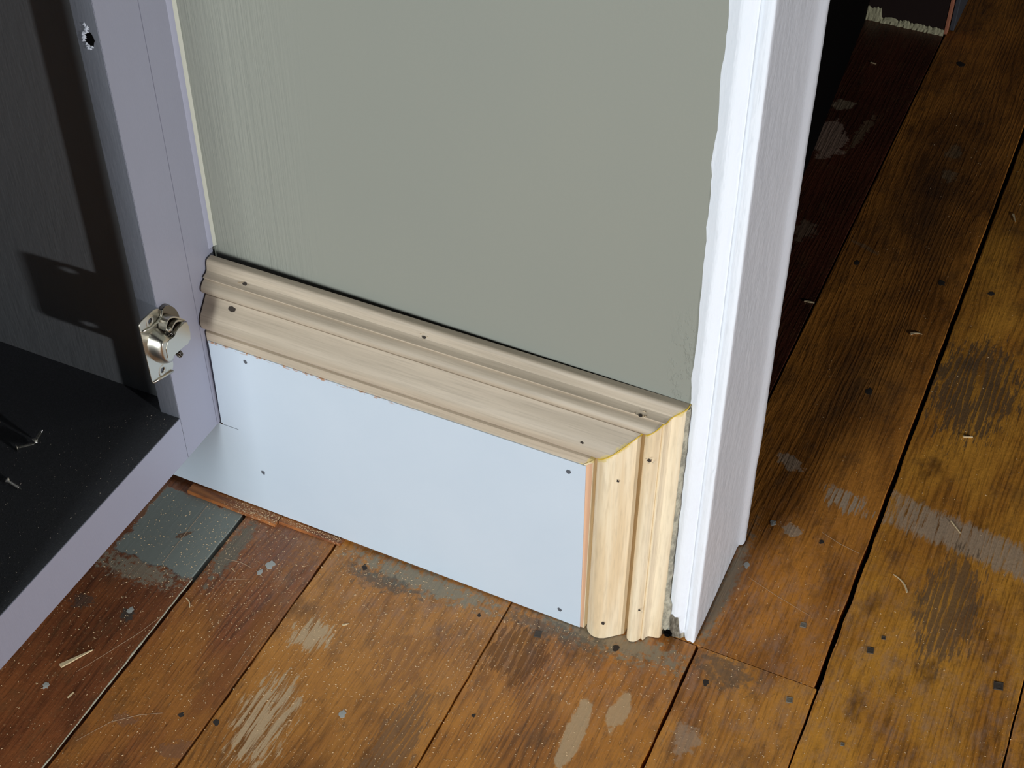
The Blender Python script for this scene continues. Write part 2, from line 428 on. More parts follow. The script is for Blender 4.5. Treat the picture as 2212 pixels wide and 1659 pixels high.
B = [(-.520, -.3523, -.95, .020, 'a', .0008, .0011), (-.3487, -.2518, -.95, .020, 'b', .0007, .0006),
     (-.2503, -.0690, -.95, .020, 'c', .0008, .0005), (-.0678, .1030, -.95, .026, 'd', .0004, .0007),
     (.1055, .2152, -.95, .0262, 'e', .0006, .0003), (.0650, .2122, .0272, 2.0, 'f', .0003, .0005),
     (.2168, .3785, -.95, 2.0, 'g', .0007, .0004), (.3800, .5450, -.95, 2.0, 'h', .0005, .0005),
     (-.110, .0636, .20, 2.0, 'i', .0004, .0004), (-.690, -.5215, -.95, .020, 'j', .0005, .0005),
     (.5470, .7100, -.95, 2.0, 'j', .0005, .0005), (.7115, .8800, -.95, 2.0, 'j', .0005, .0005),
     (.8815, 1.05, -.95, 2.0, 'j', .0005, .0005), (1.0515, 1.22, -.95, 2.0, 'j', .0005, .0005)]
boards = {}
for i, (a, b, c0, d0, m, rl, rr_) in enumerate(B):
    o = floorboard(a, b, c0, d0, F[m], i+1, rl, rr_)
    boards.setdefault(m, o)
tag(boards['a'], 'red-brown board with a grey paint patch'); tag(boards['i'], 'dark red stained board beyond the doorway')
sub = link('subfloor', box_mesh('subfloor', -.8, 1.3, -1.0, 2.1, -0.032, -0.0205), M_DARK, floor)

# pale broken filler along the left gap
V = []; n = 90
pts, rads = [], []
for i in range(n+1):
    yy = -0.345 + 0.245*i/n
    pts.append((-.3523 + 0.0007*mn.noise(Vector((yy*70, 2, 0))), yy, -0.0006))
    rads.append(0.0006 + 0.0008*abs(mn.noise(Vector((yy*90, 7, 0)))))
link('gap_filler', tube_mesh('gap_filler', pts, rads, 5), simple('pale_filler', srgb(196, 190, 166), .8), floor)['label'] = 'pale broken strip of filler in the left floor gap'

# nails and pits in the boards
def square_nail(x, y, s, mat, parent, ang=0.2, label=None):
    bm = bmesh.new()
    k = 4
    rings = [(s*1.25, .00012), (s, .0005), (s*.72, .0003)]
    vs = []
    for r_, z_ in rings:
        vs.append([bm.verts.new((x + r_*math.cos(ang+math.pi/4+j*math.pi/2+rnd.uniform(-.12, .12)), y + r_*1.15*math.sin(ang+math.pi/4+j*math.pi/2), z_)) for j in range(k)])
    for a in range(2):
        for j in range(k): bm.faces.new((vs[a][j], vs[a][(j+1) % k], vs[a+1][(j+1) % k], vs[a+1][j]))
    bm.faces.new(vs[2])
    bmesh.ops.recalc_face_normals(bm, faces=bm.faces)
    me = bpy.data.meshes.new('nail_head'); bm.to_mesh(me); bm.free()
    o = link('nail_head', me, mat, parent)
    if label: o['label'] = label
    return o
def knot_pit(x, y, r, mat, parent, name='nail_pit', n=11, st=1.2, z=0.0002):
    V = [(x, y, z)]; Fc = []
    for j in range(n):
        a = 2*math.pi*j/n; q = r*rnd.uniform(.6, 1.2)
        V.append((x+q*math.cos(a), y+q*st*math.sin(a), z*.6))
    for j in range(n): Fc.append((0, 1+j, 1+(j+1) % n))
    V += [(v[0], v[1], -0.0008) for v in V[1:n+1]]
    for j in range(n): Fc.append((1+j, n+1+j, n+1+(j+1) % n, 1+(j+1) % n))
    return link(name, mesh(name, V, Fc), mat, parent)
for x, y, s, m, bd in [(.2469, .0873, .0036, M_NAIL, 'g'), (.3594, .0972, .0046, M_NAIL, 'g'), (.1838, .0894, .0030, M_NAILG, 'f'),
                       (.1964, .0055, .0032, M_NAILG, 'e'), (-.0317, -.0222, .0038, M_NAIL, 'd'), (.254, .1059, .0022, M_NAIL, 'g'),
                       (.2508, -.0188, .0019, M_NAILG, 'g')]:
    square_nail(x, y, s, m, boards[bd])
for x, y, r, bd in [(.1584, .4189, .0045, 'f'), (.088, .6265, .004, 'f'), (.1877, .6316, .0045, 'f'), (.2426, .6361, .004, 'g'),
                    (.1712, .1934, .003, 'f'), (-.0892, -.0257, .002, 'c'), (-.2125, -.0197, .003, 'c'), (-.2448, -.2243, .003, 'c'),
                    (-.2766, -.2313, .0026, 'b'), (.1028, 1.1176, .006, 'f'), (.0381, -.0068, .003, 'd'), (.1243, -.0081, .003, 'e'),
                    (-.0465, -.125, .0018, 'd')]:
    knot_pit(x, y, r, M_HOLE, boards[bd])
for x, y, r, bd in [(-.2943, -.0558, .0042, 'b'), (-.2985, -.0665, .0026, 'b'), (-.1503, -.1711, .0034, 'c'), (-.3826, -.155, .003, 'a'), (.115, .135, .0028, 'f'),
                    (-.401, -.255, .003, 'a'), (.1215, .196, .0030, 'f')]:
    knot_pit(x, y, r, M_WSPOT, boards[bd], 'paint_drip', 13, 1.4, .0004)

def scratch(pts, w, bd):
    V, Fc = [], []
    for i, (x, y) in enumerate(pts):
        a = pts[max(i-1, 0)]; b = pts[min(i+1, len(pts)-1)]
        d = Vector((b[0]-a[0], b[1]-a[1])).normalized(); ww = w*(.4 if i in (0, len(pts)-1) else 1)
        V += [(x-d.y*ww, y+d.x*ww, .00005), (x, y, .00022), (x+d.y*ww, y-d.x*ww, .00005)]
    for i in range(len(pts)-1):
        for k in (0, 1): Fc.append((i*3+k, i*3+k+1, (i+1)*3+k+1, (i+1)*3+k))
    link('scratch', mesh('scratch', V, Fc), M_SCRATCH, boards[bd])
scratch([(-.386, -.232), (-.374, -.205), (-.360, -.172), (-.3535, -.150)], .00025, 'a')
scratch([(-.343, -.2905), (-.327, -.262), (-.309, -.246), (-.292, -.236)], .00022, 'b')
scratch([(-.338, -.0665), (-.322, -.0640), (-.308, -.0655)], .0004, 'b')
scratch([(-.322, -.0880), (-.300, -.0760)], .0003, 'b')
scratch([(-.3905, -.0020), (-.3895, -.0560), (-.3880, -.0960)], .0003, 'a')
scratch([(.120, .122), (.150, .112), (.186, .102)], .0002, 'f')
scratch([(.168, .205), (.188, .198), (.208, .194)], .00025, 'f')
scratch([(-.262, -.120), (-.262, -.155), (-.2605, -.175)], .0002, 'b')

# ------------------------------------------------------------------ wall and hallway structure
def wall_fix(co):
    x, y, z = co
    if y < 0.06: y = 0.0345 - (x+0.36)*0.0190
    return (x, y, z)
link('wall_back', box_mesh('wall_back', -.80, .0765, .03, .150, -.018, 2.3, fix=wall_fix), M_WALL)['kind'] = 'structure'
# dark hallway things behind the wall
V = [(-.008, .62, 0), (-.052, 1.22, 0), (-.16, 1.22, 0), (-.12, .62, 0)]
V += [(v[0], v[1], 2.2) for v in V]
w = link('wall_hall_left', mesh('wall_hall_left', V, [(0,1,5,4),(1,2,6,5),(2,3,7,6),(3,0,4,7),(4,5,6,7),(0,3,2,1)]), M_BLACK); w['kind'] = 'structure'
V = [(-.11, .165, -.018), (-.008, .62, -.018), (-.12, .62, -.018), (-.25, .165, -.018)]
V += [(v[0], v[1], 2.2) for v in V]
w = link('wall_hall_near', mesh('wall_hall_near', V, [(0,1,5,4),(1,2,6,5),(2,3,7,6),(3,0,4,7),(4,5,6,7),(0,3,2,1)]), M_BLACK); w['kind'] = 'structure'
far = empty('trim_4', (0, 1.187, 0), 'dark door casing across the hallway with ragged pale plaster at its foot', 'door trim', kind='structure')
link('casing_block', box_mesh('casing_block', -.050, .0625, 0.0, .5, .002, 2.2, .001, 1), simple('dark_varnish', srgb(38, 26, 24), .5, 0, 60, .4), far)
link('raw_edge_strip', box_mesh('raw_edge_strip', .0625, .0672, -.001, .012, .002, 2.2, .0006, 1), simple('raw_orange_edge', srgb(176, 112, 84), .7, 0, 200, .4), far)['label'] = 'raw orange wood edge'
V, Fc = [], []; n = 46
for i in range(n+1):
    xx = -.050 + .113*i/n
    hh = (.020 if i < 9 else .009) + .006*mn.noise(Vector((i*.55, 3, 0)))+.003*mn.noise(Vector((i*1.7, 9, 0)))
    V += [(xx, -.003-.002*rnd.random(), .0), (xx, -.003, hh*.6), (xx, -.0005, hh)]
for i in range(n):
    for k in (0, 1): Fc.append((i*3+k, (i+1)*3+k, (i+1)*3+k+1, i*3+k+1))
link('plaster_edge', mesh('plaster_edge', V, Fc), simple('pale_plaster', srgb(176, 172, 140), .85, 0, 300, .8, .001), far)['label'] = 'ragged pale plaster strip at the foot'
link('side_board', box_mesh('side_board', .0672, .074, .014, .5, .0015, .30, .001, 1), simple('slate_paint', srgb(66, 72, 80), .5), far)

# ------------------------------------------------------------------ door casing (white) at the wall end
casing = empty('trim_3', (0.1, .03, 0), 'glossy white painted door casing with a chipped foot', 'door trim', kind='structure')
# cross section (x, y) round the corner, from wall side over the round nose to the hallway side, local to origin (0.1,.03)
CS = [(-.0335, .006), (-.0335, -.0020), (-.0318, -.0030), (-.0295, -.0030), (-.0268, -.0024), (-.0256, -.0030), (-.0240, -.0046), (-.0215, -.0062), (-.0190, -.0068),
      (-.0160, -.0064), (-.0130, -.0050), (-.0108, -.0030), (-.0098, -.0012), (-.0090, -.0006), (-.0080, -.0020), (-.0060, -.0030),
      (-.0030, -.0030), (-.0006, -.0036), (.0004, -.0010), (.0004, .0040), (.0002, .120), (.0008, .1235), (.0030, .1250), (.0044, .1275), (.0044, .1340), (.0034, .1368),
      (.0006, .1376), (-.0300, .1376)]
def casing_mesh():
    zs = [0.034 + (2.2-0.034)*0]
    zs = [z_ for z_ in [.0, .008, .016, .024, .030, .036]] + [.036 + .014*i for i in range(1, 50)] + [.9, 1.3, 2.2]
    V, Fc = [], []; m = len(CS)
    for zi, z_ in enumerate(zs):
        lean = -0.0095*min(z_, .9)
        for k, (a, b) in enumerate(CS):
            if k <= 5: a -= .0105*min(z_, .7)
            lump = 0.0006*mn.noise(Vector((a*160, z_*26, b*60))) + 0.00035*mn.noise(Vector((a*420, z_*70, 4)))
            zz = z_
            if zi == 0:
                if k < 10: zz = .034 + .008*mn.noise(Vector((k*.9, 1, 1)))
                elif k < 13: zz = .010 + .01*mn.noise(Vector((k*.9, 2, 1)))
                elif k < 19: zz = .0015
                else: zz = .002 + .003*abs(mn.noise(Vector((b*60, 5, 1))))
            elif z_ < .036:
                base = V[k][2]
                zz = max(z_, base)
            if k >= 20:            # foot rises in a ragged chamfer toward the back of the side face
                pass
            V.append((a + lean + (lump if b > .01 else 0), b - (lump if b <= .01 else 0), zz))
    for i in range(len(zs)-1):
        for k in range(m-1):
            q = (i*m+k, i*m+k+1, (i+1)*m+k+1, (i+1)*m+k)
            Fc.append(q)
    me = bpy.data.meshes.new('casing_face'); me.from_pydata(V, [], Fc)
    bm = bmesh.new(); bm.from_mesh(me)
    bmesh.ops.remove_doubles(bm, verts=bm.verts, dist=1e-6)
    bmesh.ops.dissolve_degenerate(bm, edges=bm.edges, dist=1e-6)
    bmesh.ops.recalc_face_normals(bm, faces=bm.faces)
    bm.to_mesh(me); bm.free()
    for p in me.polygons: p.use_smooth = True
    return me
link('casing_face', casing_mesh(), M_WHITE, casing)
lean = lambda z_: -0.0095*min(z_, .9)
core = [(-.0325, .006), (-.0325, -.0004), (-.0290, -.0014), (-.0215, -.0044), (-.0130, -.0034), (-.0085, .001), (-.0020, -.0005), (-.0012, .001), (-.0012, .1340), (-.030, .1340)]
me = prism_mesh('casing_core', core, .0015, 0.12, 2)
for v in me.vertices: v.co.x += lean(v.co.z)
link('casing_core', me, M_CORE, casing)['label'] = 'bare weathered wood where the paint has broken off'
# grey plaster between moulding and casing, broken at the bottom
V, Fc = [], []; n = 40
for i in range(n+1):
    z_ = .013 + (.288-.013)*i/n
    xr = .0700 + (.0030 if z_ < .05 else 0) + .0012*mn.noise(Vector((z_*60, 3, 1))) - .0095*z_*.4
    zz = z_ + (.004*mn.noise(Vector((i*1.3, 6, 6))) if i == 0 else 0)
    V += [(.0690, .0212, zz + (0 if i else .003)), (xr + .0012, .0205, zz), (xr+.0035, .0225, zz + (0 if i else .004)), (xr + .004, .030, zz)]
for i in range(n):
    for k in range(3): Fc.append((i*4+k, i*4+k+1, (i+1)*4+k+1, (i+1)*4+k))
o = link('plaster_edge', mesh('plaster_edge', V, Fc), M_PLASTER, casing); o.matrix_parent_inverse = Matrix.Translation((-.1, -.03, 0)); o['label'] = 'rough grey plaster strip beside the moulding'

link('hollow', box_mesh('hollow', -.0285, -.0205, -.0072, .004, .0003, .0085, .0018, 2), M_BLACK, casing)['label'] = 'black hollow under the broken plaster'
# ------------------------------------------------------------------ white baseboard board with notch
outl = [(.0, .0012), (-.0026, .2128), (-.3655, .2128), (-.3675, .1088), (-.640, .1088), (-.640, .0075), (-.44, .0066)]
base = empty('baseboard_back', (0, 0, 0), 'plain white baseboard panel notched round the cabinet', 'baseboard', kind='structure')
link('board', prism_mesh('board', outl, 0.0, .016, 1), M_BOARD, base)
def wall_pit(x, z, r, y, mat, parent, torn=False, nrm=(0, -1, 0), st=1.25):
    """pit: dark cup with a slightly raised rim, optional torn fibres"""
    o = empty_part = None
    n = 12; V = []; Fc = []
    N = Vector(nrm).normalized(); U = Vector((1, 0, 0)); W = N.cross(U).normalized()
    P0 = Vector((x, y, z))
    jit = [rnd.uniform(.75, 1.2) for _ in range(n)]
    for rr_, hh in ((1.0, .00015), (.82, .0003), (.6, .0002)):
        for j in range(n):
            a = 2*math.pi*j/n
            V.append(P0 + U*(r*rr_*jit[j]*math.cos(a)) + W*(r*st*rr_*jit[j]*math.sin(a)) + N*hh)
    for k in range(2):
        for j in range(n): Fc.append((k*n+j, k*n+(j+1) % n, (k+1)*n+(j+1) % n, (k+1)*n+j))
    Fc.append(tuple(2*n+j for j in range(n)))
    link('nail_hole', mesh('nail_hole', V, Fc), mat, parent)
    if torn:
        V, Fc = [], []
        for j in range(9):
            a = rnd.uniform(0, 2*math.pi); d = r*rnd.uniform(.8, 2.0)
            c_ = P0 + U*(d*1.4*math.cos(a)) + W*(d*math.sin(a)) + N*.0002
            s = r*rnd.uniform(.35, .8); k = len(V)
            V += [c_+U*s, c_+W*s*.6, c_-U*s*.8, c_+N*s*.7]
            Fc += [(k, k+1, k+2), (k, k+1, k+3), (k+1, k+2, k+3), (k+2, k, k+3)]
        link('torn_fibre', mesh('torn_fibre', V, Fc), M_TORN, parent)
for x, z in [(-.3283, .2019), (-.3285, .0593), (-.0174, .1993), (-.0202, .0162)]:
    wall_pit(x, z, .0021, 0.0, M_HOLE_W, base)
# saw overcut and pencil marks at the notch corner
link('pencil_mark', box_mesh('pencil_mark', -.367, -.349, -.00015, 0.0002, .1082, .1087), M_PENCIL, base)['label'] = 'thin saw line at the notch corner'
link('corner_nick', box_mesh('corner_nick', -.3685, -.3662, -.0003, .002, .1080, .1098), M_HOLE, base)

# ------------------------------------------------------------------ panel moulding: profile (w across, y depth), board side first
W_ = .0715
PR = [(-.0080, .0120), (-.0080, .0010), (.0030, .0010), (.0036, .0024), (.0040, .0062), (.0046, .0056), (.0056, .0024), (.0075, -.0002), (.0100, -.0024), (.0130, -.0038), (.0165, -.0043),
      (.0205, -.0038), (.0245, -.0020), (.0280, .0006), (.0315, .0036), (.0350, .0066), (.0370, .0082), (.0394, .0100), (.0397, .0112), (.0400, .0170), (.0424, .0170),
      (.0427, .0090), (.0436, .0070), (.0455, .0053), (.0482, .0047), (.0508, .0054), (.0530, .0072), (.0548, .0100), (.0558, .0122),
      (.0564, .0116), (.0570, .0108), (.0582, .0106), (.0587, .0122), (.0596, .0152), (.0612, .0170), (.0640, .0176), (.0675, .0180), (.0702, .0190), (.0712, .0200), (.0715, .0212), (.0715, .0262)]
Z0 = .2190; XM = .0006
def mould_faces(n, m):
    Fc = []
    for i in range(n):
        for k in range(m-1): Fc.append((i*m+k, i*m+k+1, (i+1)*m+k+1, (i+1)*m+k))
    Fc.append(tuple(range(m))); Fc.append(tuple(n*m+k for k in range(m))[::-1])
    return Fc
def shade(me, ang=35):
    for p in me.polygons: p.use_smooth = True
    me.set_sharp_from_angle(angle=math.radians(ang)) if hasattr(me, 'set_sharp_from_angle') else None
m = len(PR)
gap = .00025
V = []
xs0 = -.3672; n = 30
for i in range(n+1):
    t = i/n
    for w_, y_ in PR:
        xe = XM + w_ - gap            # mitred end follows 45 degrees
        V.append((xs0 + (xe-xs0)*t, y_, Z0 + w_))
me = mesh('moulding_run', V, mould_faces(n, m)); shade(me)
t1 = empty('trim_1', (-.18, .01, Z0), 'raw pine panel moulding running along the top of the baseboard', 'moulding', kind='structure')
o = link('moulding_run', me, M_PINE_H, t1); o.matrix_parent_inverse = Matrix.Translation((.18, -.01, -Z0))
V = []
for i in range(n+1):
    t = i/n
    for w_, y_ in PR:
        ze = Z0 + w_ - gap*1.5
        zb = .0012
        V.append((XM + w_*.975, y_, zb + (ze-zb)*t))
me = mesh('moulding_run', V, mould_faces(n, m)); shade(me)
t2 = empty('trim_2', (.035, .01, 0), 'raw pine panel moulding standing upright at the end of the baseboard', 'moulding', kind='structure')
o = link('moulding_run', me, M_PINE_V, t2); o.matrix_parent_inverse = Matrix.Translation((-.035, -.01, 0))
lipm = mesh('lip_edge', [(.0001, .0008, .0016), (.0028, .0008, .0016), (.0028, .0008, .2180), (-.0027, .0008, .2128), (.0001, .0011, .0016), (.0028, .0011, .0016), (.0028, .0011, .2180), (-.0027, .0011, .2128)],
            [(0,1,2,3),(4,7,6,5),(0,4,5,1),(1,5,6,2),(2,6,7,3),(3,7,4,0)])
o = link('lip_edge', lipm, M_CUT, t2); o.matrix_parent_inverse = Matrix.Translation((-.035, -.01, 0)); o['label'] = 'salmon coloured raw inner edge of the moulding'
# glue bead along the mitre
pts = [(XM + w_*.985, y_ - .0001, Z0 + w_) for w_, y_ in PR if w_ > .004]
rads = [.0005 + .0004*abs(mn.noise(Vector((i*.8, 1, 5)))) for i in range(len(pts))]
o = link('glue_line', tube_mesh('glue_line', pts, rads, 6), M_GLUE, t2); o.matrix_parent_inverse = Matrix.Translation((-.035, -.01, 0)); o['label'] = 'yellow dried glue along the mitre joint'
def prof_y(w_):
    for (a, ya), (b, yb) in zip(PR[1:], PR[2:]):
        if a <= w_ <= b and b > a:
            sl = (yb-ya)/(b-a); return ya + sl*(w_-a), sl
    return .01, 0
for par, off, L in ((t1, (.18, -.01, -Z0), [(-.3281, .2815-.0022, .0024, 1), (-.3387, .2573-.003, .0034, 0), (-.1561, .2848-.003, .0022, 1), (.0365, .2803-.003, .0020, 1), (-.0059, .2427-.001, .0016, 0)]),
                    (t2, (-.035, -.01, 0), [(.0258, .2094, .0015, 0), (.0489, .2380, .0018, 1), (.0225, .0233, .0022, 0), (.0520, .0470, .0014, 1)])):
    before = set(par.children)
    for a, b, r, torn in L:
        w_ = (b - Z0) if par is t1 else (a-XM)/.975
        y_, sl = prof_y(w_)
        if par is t1: wall_pit(a, b, r, y_ - .0001, M_HOLE, par, torn, (0, -1, sl), .7)
        else:
            wall_pit(a, b, r, y_ - .0002, M_HOLE, par, torn, (0, -1, 0), 1.1)
    for ch in par.children:
        if ch not in before: ch.matrix_parent_inverse = Matrix.Translation(off)

# ------------------------------------------------------------------ shims on the floor under the board
def shim(x0, x1, yf0, yf1, h, label):
    V = []; n = 12
    for i in range(n+1):
        t = i/n; xx = x0+(x1-x0)*t; yf = yf0+(yf1-yf0)*t + .0004*mn.noise(Vector((xx*90, 2, 2)))
        hh = h*(1-.2*t)
        V += [(xx, yf, .0003), (xx, yf+.0003, hh-.0004), (xx, yf+.0008, hh), (xx, .014, hh), (xx, .014, .0003)]
    Fc = mould_faces(n, 5) + [(i*5+4, i*5, (i+1)*5, (i+1)*5+4) for i in range(n)]
    g = G('shim_wood'); x_, y_, z_ = g.xyz()
    c = g.mix(g.ramp(g.snoise((0.3, 3, 1), 60, 4), .35, .7), srgb(176, 108, 52), srgb(112, 60, 28))
    d = g.ramp(g.snoise((1, 1, 1), 700, 3, .7), .56, .62)
    c = g.mix(g.M('MULTIPLY', d, g.ramp(x_, x0+.03, x0+.07)), c, srgb(206, 168, 130))
    mt = g.done(c, .5, g.bump(g.snoise((1, 1, 1), 700, 3), .6, .0008))
    o = link('wood_shim', mesh('wood_shim', V, Fc), mt)
    return tag(o, label, 'shim', 'wooden shims under the baseboard')
shim(-.4165, -.3150, -.0112, -.0126, .0046, 'long varnished wood shim under the baseboard beside the grey patch')
shim(-.3140, -.2460, -.0076, -.0070, .0036, 'shorter dusty wood shim under the baseboard, right of the long one')

# ------------------------------------------------------------------ cabinet
XF, XB = -.369, -.3895
zb = lambda y: .1102 + (.0023-y)*.0233
zt = lambda y: .1615 + (-.0529-y)*.0159
cab = empty('cabinet', (-.60, -.35, .11), 'grey-white painted cabinet with open front, black lined bottom and no door', 'cabinet')
def cpart(name, me, mat, label=None, parent=cab):
    o = link(name, me, mat, parent); o.matrix_parent_inverse = Matrix.Translation((.60, .35, -.11))
    if label: o['label'] = label
    return o
def shear(co):
    return co
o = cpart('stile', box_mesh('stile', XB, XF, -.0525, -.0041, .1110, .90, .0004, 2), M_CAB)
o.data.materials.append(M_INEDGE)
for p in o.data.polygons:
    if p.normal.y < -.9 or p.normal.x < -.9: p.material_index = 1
cpart('filler_strip', box_mesh('filler_strip', XB, XF, -.0040, .0320, .1102, .90, .0002, 2), M_CAB)
V = [(XB, -.0525, zb(-.0525)), (XF, -.0525, zb(-.0525)), (XF, -.0525, .1613), (XB, -.0525, .1613),
     (XB, -.43, zb(-.43)), (XF, -.43, zb(-.43)), (XF, -.43, zt(-.43)), (XB, -.43, zt(-.43))]
cpart('bottom_rail', mesh('bottom_rail', V, [(0,1,2,3),(4,7,6,5),(0,4,5,1),(3,2,6,7),(1,5,6,2),(0,3,7,4)]), M_CAB)
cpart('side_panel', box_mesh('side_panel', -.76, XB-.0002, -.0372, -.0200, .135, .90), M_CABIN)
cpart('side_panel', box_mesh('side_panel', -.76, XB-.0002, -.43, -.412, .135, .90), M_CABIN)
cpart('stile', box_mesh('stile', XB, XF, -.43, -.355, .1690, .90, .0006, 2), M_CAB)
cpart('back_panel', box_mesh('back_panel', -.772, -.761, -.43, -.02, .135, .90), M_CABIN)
cpart('top_panel', box_mesh('top_panel', -.772, XF, -.43, .028, .901, .919), M_CAB)
# liner with a notch round the stile
ol = [(-.76, -.0374), (XB-.0002, -.0374), (XB-.0002, -.0527), (XF-.0008, -.0527), (XF-.0008, -.4115), (-.76, -.4115)]
Vt = [(a, b, .1618+max(0, -.0529-b)*.0159) for a, b in ol]; Vb = [(a, b, .144) for a, b in ol]
nn = len(ol)
cpart('bottom_panel', mesh('bottom_panel', Vt+Vb, [tuple(range(nn)), tuple(range(nn, 2*nn))[::-1]] + [(i, (i+1) % nn, nn+(i+1) % nn, nn+i) for i in range(nn)]), M_LINER, 'black felt-like bottom lining')
# bored hole with crumbled rim high on the stile inner face
def stile_hole(x, z, r):
    V, Fc = [], []; n = 18
    for j in range(n):
        a = 2*math.pi*j/n; q = 1+.12*rnd.uniform(-1, 1)
        V.append((x+r*.62*q*math.cos(a), -.0526, z+r*q*math.sin(a)))
    V.append((x, -.0529, z)); Fc = [(j, (j+1) % n, n) for j in range(n)]
    h = cpart('screw_hole', mesh('screw_hole', V, Fc), M_BLACK, 'large dark hole with torn rim')
    V, Fc = [], []
    for j in range(34):
        a = math.radians(rnd.uniform(95, 300)); d = r*rnd.uniform(.9, 1.25)
        if j < 8: a = math.radians(rnd.uniform(85, 120)); d = r*rnd.uniform(1.1, 1.9)
        c_ = Vector((x + d*.66*math.cos(a), -.0527, z + d*math.sin(a)))
        s = r*rnd.uniform(.14, .32); k = len(V)
        V += [c_+Vector((s, 0, 0)), c_+Vector((0, 0, s)), c_-Vector((s, 0, s*.5)), c_+Vector((0, -s*.8, 0))]
        Fc += [(k, k+1, k+2), (k, k+1, k+3), (k+1, k+2, k+3), (k+2, k, k+3)]
    o = link('crumbled_rim', mesh('crumbled_rim', V, Fc), simple('crumbled_paint', srgb(210, 214, 224), .8), h)
stile_hole(-.3783, .5388, .0066)
# caulk fillet between filler strip and wall
V, Fc = [], []; n = 60
for i in range(n+1):
    z_ = .296 + .6*i/n; e = .0008*mn.noise(Vector((z_*20, 1, 0))); k = .0004 + max(0, (z_-.36))*.0045
    V += [(XF-.0002, .0268-k*.3+e, z_), (XF+.0004, .0272-k*.2+e, z_), (XF+.0014+k*.4, .0315, z_), (XF+.0030+k*.8, .0352, z_)]
for i in range(n):
    for k in range(3): Fc.append((i*4+k, i*4+k+1, (i+1)*4+k+1, (i+1)*4+k))
o = cpart('caulk_bead', mesh('caulk_bead', V, Fc, True), M_CAB, 'caulk line between cabinet and wall, cream beside the wall')
o.data.materials.append(M_EDGE_PAINT)
for i_, p in enumerate(o.data.polygons): p.material_index = 1 if i_ % 3 == 2 else 0

# ------------------------------------------------------------------ hinge on the stile (cup side hanging free)
hinge = empty('hinge', (-.366, -.060, .26), 'nickel hinge with hollow cup and coil springs, door missing')
hinge.parent = cab; hinge.matrix_parent_inverse = Matrix.Translation((.60, .35, -.11))
HI = Matrix.Translation((.366, .060, -.26))
def hpart(name, me, mat=M_STEEL, label=None, parent=hinge):
    o = link(name, me, mat, parent); o.matrix_parent_inverse = HI
    if label: o['label'] = label
    return o
def holed_plate(outline, holes, x0, thick, seg=14):
    """flat plate in the yz plane with round holes and a soft edge (curve fill)"""
    cu = bpy.data.curves.new('plate', 'CURVE'); cu.dimensions = '2D'; cu.fill_mode = 'BOTH'
    cu.extrude = thick/2 - .0002; cu.bevel_depth = .0002; cu.bevel_resolution = 1
    def sp(pts):
        s = cu.splines.new('POLY'); s.points.add(len(pts)-1); s.use_cyclic_u = True
        for i, (a, b) in enumerate(pts): s.points[i].co = (a, b, 0, 1)
    sp(outline)
    for hy, hz, r in holes: sp([(hy + r*math.cos(2*math.pi*j/seg), hz + r*math.sin(2*math.pi*j/seg)) for j in range(seg)])
    o = bpy.data.objects.new('tmp', cu); COL.objects.link(o)
    dg = bpy.context.evaluated_depsgraph_get()
    me = bpy.data.meshes.new_from_object(o.evaluated_get(dg))
    bpy.data.objects.remove(o)
    for v in me.vertices: v.co = (x0 + v.co.z, v.co.x, v.co.y)
    me.materials.clear()
    return me
def rounded(pts, r, seg=4):
    out = []; n = len(pts)
    for i in range(n):
        p = Vector(pts[i]); a = (Vector(pts[i-1])-p); b = (Vector(pts[(i+1) % n])-p)
        rr_ = min(r, a.length*.45, b.length*.45)
        A = p+a.normalized()*rr_; Bq = p+b.normalized()*rr_
        for k in range(seg+1):
            t = k/seg; q = A*(1-t)**2 + p*2*t*(1-t) + Bq*t*t
            out.append((q.x, q.y))
    return out
fl = rounded([(-.0812, .2965), (-.0600, .2955), (-.0530, .2915), (-.0515, .2800), (-.0545, .2735), (-.0505, .2620), (-.0505, .2400), (-.0515, .2340), (-.0500, .2275), (-.0535, .2215), (-.0790, .2290), (-.0805, .2320)], .004)
hpart('cup_flange', holed_plate(fl, [(-.0674, .2892, .0027), (-.0652, .2324, .0027)], -.366, .0014))
def ring(y, z, r1, r2, x):
    V, Fc = [], []; n = 20
    for (r, dx) in ((r2, .0000), ((r1+r2)/2, .0009), (r1, .0002)):
        for j in range(n):
            a = 2*math.pi*j/n; V.append((x+dx, y+r*math.cos(a), z+r*math.sin(a)))
    for k in range(2):
        for j in range(n): Fc.append((k*n+j, k*n+(j+1) % n, (k+1)*n+(j+1) % n, (k+1)*n+j))
    return mesh('screw_collar', V, Fc, True)
for (y, z) in ((-.0674, .2892), (-.0652, .2324)): hpart('screw_collar', ring(y, z, .0027, .0058, -.3654))
# turned lips of the flange
hpart('flange_lip', tube_mesh('flange_lip', [(-.3655, -.0795, .2300), (-.3648, -.066, .2260), (-.3645, -.054, .2222)], [.0012]*3, 8))
hpart('flange_lip', tube_mesh('flange_lip', [(-.3655, -.0800, .2870), (-.3645, -.070, .2838), (-.364, -.060, .2830), (-.364, -.0545, .2850), (-.364, -.0525, .2900)], [.0010]*5, 8))
